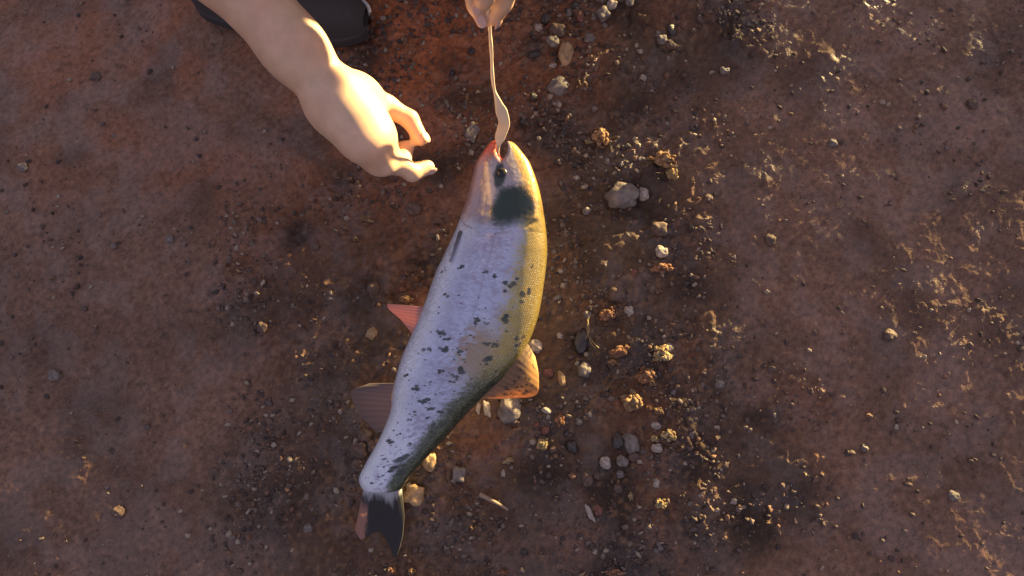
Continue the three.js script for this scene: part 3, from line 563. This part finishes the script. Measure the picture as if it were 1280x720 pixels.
const leftHand = field([{ k: 0.02, join: 0.001, bones: [...lArm, ...lPalm] }, ...[LT, LI, LM, LR, LP].map(f => ({ k: 0.004, join: 0.005, bones: chain(f.pts, f.r) }))]);
const torso = field([{ k: 0.05, join: 0.01, bones: [
  [hip, chest, 0.115, 0.125], [chest, neck, 0.12, 0.05], [rS, lS, 0.06, 0.06], [chest, rS, 0.09, 0.055], [chest, lS, 0.09, 0.055], [rS, rE, 0.055, 0.044], [lS, lE, 0.055, 0.044], [neck, head, 0.05, 0.05],
  [rHip, rKnee, 0.085, 0.056], [rKnee, rAnk, 0.055, 0.036], [lHip, lKnee, 0.085, 0.056], [lKnee, lAnk, 0.055, 0.036]] },
  { k: 0.03, join: 0.02, bones: [[head, head.clone().add(V(0, 0.06, -0.02)), 0.082, 0.085], [head, head.clone().add(V(0, -0.06, 0.06)), 0.07, 0.038]] },
  { k: 0.006, join: 0.012, bones: [[head.clone().add(V(0, 0.01, 0.088)), head.clone().add(V(0, -0.025, 0.102)), 0.007, 0.011]] },
  { k: 0.006, join: 0.01, bones: [[head.clone().add(V(0.084, 0.01, 0)), head.clone().add(V(0.084, -0.03, 0.005)), 0.012, 0.009], [head.clone().add(V(-0.084, 0.01, 0)), head.clone().add(V(-0.084, -0.03, 0.005)), 0.012, 0.009]] },
  { k: 0.004, join: 0.006, bones: [[head.clone().add(V(-0.022, -0.055, 0.088)), head.clone().add(V(0.022, -0.055, 0.088)), 0.006, 0.006]] }]);
const skinMat = new THREE.MeshPhysicalMaterial({ color: lin(0.62, 0.385, 0.24), vertexColors: true, roughness: 0.5, sheen: 0.2, sheenRoughness: 0.6 });
const rc = rW.clone().lerp(rE, 0.38).add(V(0.03, -0.02, 0.0)), lc = lW.clone().lerp(lE, 0.38);
const body = mergeGeometries([mesh(rightHand, rc, 0.46, 136, PB), mesh(leftHand, lc, 0.44, 128, PB), mesh(torso, V(-0.09, 0.5, -0.72), 1.1, 96, PB)]);
add(new THREE.Mesh(body, skinMat), 'body', 'bare hands and forearms with sunlit skin', null, null, person);
// nails
{
  const nm = new THREE.MeshPhysicalMaterial({ color: lin(0.58, 0.36, 0.28), roughness: 0.3, clearcoat: 0.4 });
  const nail = (f, up, w = 0.0058) => {
    const b = f.pts[3], a = f.pts[2], t = b.clone().sub(a).normalize(), n = up.clone().addScaledVector(t, -up.dot(t)).normalize();
    const m = new THREE.Mesh(new THREE.SphereGeometry(1, 20, 12), nm); m.scale.set(w, 0.0016, w * 1.35);
    m.quaternion.setFromRotationMatrix(new THREE.Matrix4().makeBasis(V().crossVectors(n, t).normalize(), n, t));
    m.position.copy(b).addScaledVector(t, 0.002).addScaledVector(n, f.r[3] - 0.0006).sub(PB);
    add(m, 'fingernail', null, null, null, person);
  };
  nail(T, V(0.5, 0.8, -0.4)); nail(I, V(0.4, 0.2, 0.9), 0.005); nail(LM, V(0, 0.8, 0.5), 0.005); nail(LT, V(-0.3, 0.7, 0.6)); nail(LI, V(0.8, 0.4, 0.4), 0.005);
}
// clothes
const weave = new THREE.MeshStandardMaterial({ color: lin(0.045, 0.043, 0.045), vertexColors: true, roughness: 0.95 });
const jacket = field([{ k: 0.05, join: 0.02, bones: [[hip.clone().add(V(0, 0.08, 0.06)), chest, 0.135, 0.14], [chest, neck.clone().add(V(0, -0.05, -0.02)), 0.135, 0.07], [rS, lS, 0.072, 0.072], [chest, rS, 0.105, 0.07], [chest, lS, 0.105, 0.07], [rS, rE, 0.07, 0.058], [lS, lE, 0.07, 0.058], [rE, rE.clone().lerp(rW, 0.1), 0.057, 0.052], [lE, lE.clone().lerp(lW, 0.15), 0.057, 0.052]] }]);
add(new THREE.Mesh(mesh(jacket, V(-0.08, 0.5, -0.68), 0.95, 90, PB), weave), 'jacket', null, null, null, person);
const pants = field([{ k: 0.05, join: 0.02, bones: [[rHip, lHip, 0.13, 0.13], [rHip, rKnee, 0.105, 0.074], [rKnee, rAnk.clone().add(V(0, 0.05, 0)), 0.073, 0.056], [lHip, lKnee, 0.105, 0.074], [lKnee, lAnk.clone().add(V(0, 0.05, 0)), 0.073, 0.056]] }]);
add(new THREE.Mesh(mesh(pants, V(-0.09, 0.34, -0.79), 0.86, 84, PB), weave), 'trousers', null, null, null, person);
const hairM = new THREE.MeshStandardMaterial({ color: lin(0.03, 0.02, 0.015), vertexColors: true, roughness: 0.7 });
const hair = field([{ k: 0.03, join: 0.02, bones: [[head.clone().add(V(0, 0.055, -0.03)), head.clone().add(V(0, 0.0, -0.06)), 0.09, 0.075]] }]);
add(new THREE.Mesh(mesh(p => hair(p) + 0.003 * N(p.x * 60, p.y * 60, p.z * 60), head, 0.34, 52, PB), hairM), 'hair', null, null, null, person);
// shoes: heel to toe along +x, then turned
{
  const up = new THREE.MeshStandardMaterial({ color: lin(0.050, 0.043, 0.042), roughness: 0.9, bumpMap: grain, bumpScale: 0.0006 });
  const rub = new THREE.MeshStandardMaterial({ color: lin(0.04, 0.035, 0.035), roughness: 0.7 }), wh = new THREE.MeshStandardMaterial({ color: lin(0.75, 0.72, 0.66), roughness: 0.6 });
  const L = 0.285, half = x => { const t = x / L; return 0.052 * Math.pow(clamp(Math.sin(Math.PI * Math.pow(clamp(t, 0.001, 0.999), 0.85))), 0.32) * (0.74 + 0.3 * smooth(0.2, 0.75, t)); };
  const top = x => { const t = x / L; return mix(0.095, 0.052, smooth(0.35, 0.85, t)) * Math.pow(clamp(1 - Math.pow(t, 9)), 0.5) + 0.012; };
  const upperG = grid(40, 60, (u, v) => { const x = mix(0.004, L - 0.003, v), a = u * Math.PI, w = half(x) * 0.97; return V(x, 0.016 + top(x) * Math.pow(Math.sin(a), 0.7), Math.sign(Math.cos(a)) * Math.pow(Math.abs(Math.cos(a)), 0.7) * w); });
  const soleG = grid(40, 80, (u, v) => { const x = mix(0.0005, L - 0.0005, v), a = u * 2 * Math.PI, w = half(x) * 1.05, pw = q => Math.sign(q) * Math.pow(Math.abs(q), 0.35); return V(x, 0.013 + 0.012 * pw(Math.sin(a)), pw(Math.cos(a)) * w); }, true);
  const pip = s => { const pts = []; for (let i = 0; i <= 30; i++) { const x = L * (0.45 + 0.5495 * (1 - Math.pow(1 - i / 30, 2.2))); pts.push(V(x + 0.002, 0.034, s * half(x))); } return tubeGeo(pts, 0.003, 60, 8); };
  for (const [toe, dir, vis] of [[spot(463, 35, 0.02), V(0.99, 0, 0.16).normalize(), 1], [V(0.22, 0, -0.66), V(0.25, 0, 0.97).normalize(), 0]]) {
    const s = new THREE.Group(), heel = toe.clone().addScaledVector(dir, -L); s.position.set(heel.x - PB.x, sole + rise(toe.x - dir.x * 0.12, toe.z - dir.z * 0.12), heel.z - PB.z); s.rotation.y = Math.atan2(-dir.z, dir.x);
    add(new THREE.Mesh(upperG, up), 'upper', null, null, null, s); add(new THREE.Mesh(soleG, rub), 'sole', null, null, null, s);
    add(new THREE.Mesh(mergeGeometries([pip(-1)]), wh), 'piping', 'white piping', null, null, s);
    for (let i = 0; i < 4; i++) { const x = L * (0.45 + 0.07 * i), pts = []; for (let q = -4; q <= 4; q++) { const w = half(x) * 0.5 * q / 4; pts.push(V(x, 0.019 + top(x) * Math.pow(Math.sqrt(1 - (q / 8) ** 2), 0.7), w)); } add(new THREE.Mesh(tubeGeo(pts, 0.0025, 16, 6), rub), 'lace', null, null, null, s); }
    add(s, 'shoe', 'dark grey shoe with white piping', null, null, person);
  }
}
add(person, 'person', 'person crouching in dark clothes, one hand open, the other pinching the cord', 'person');

renderer.render(scene, camera);
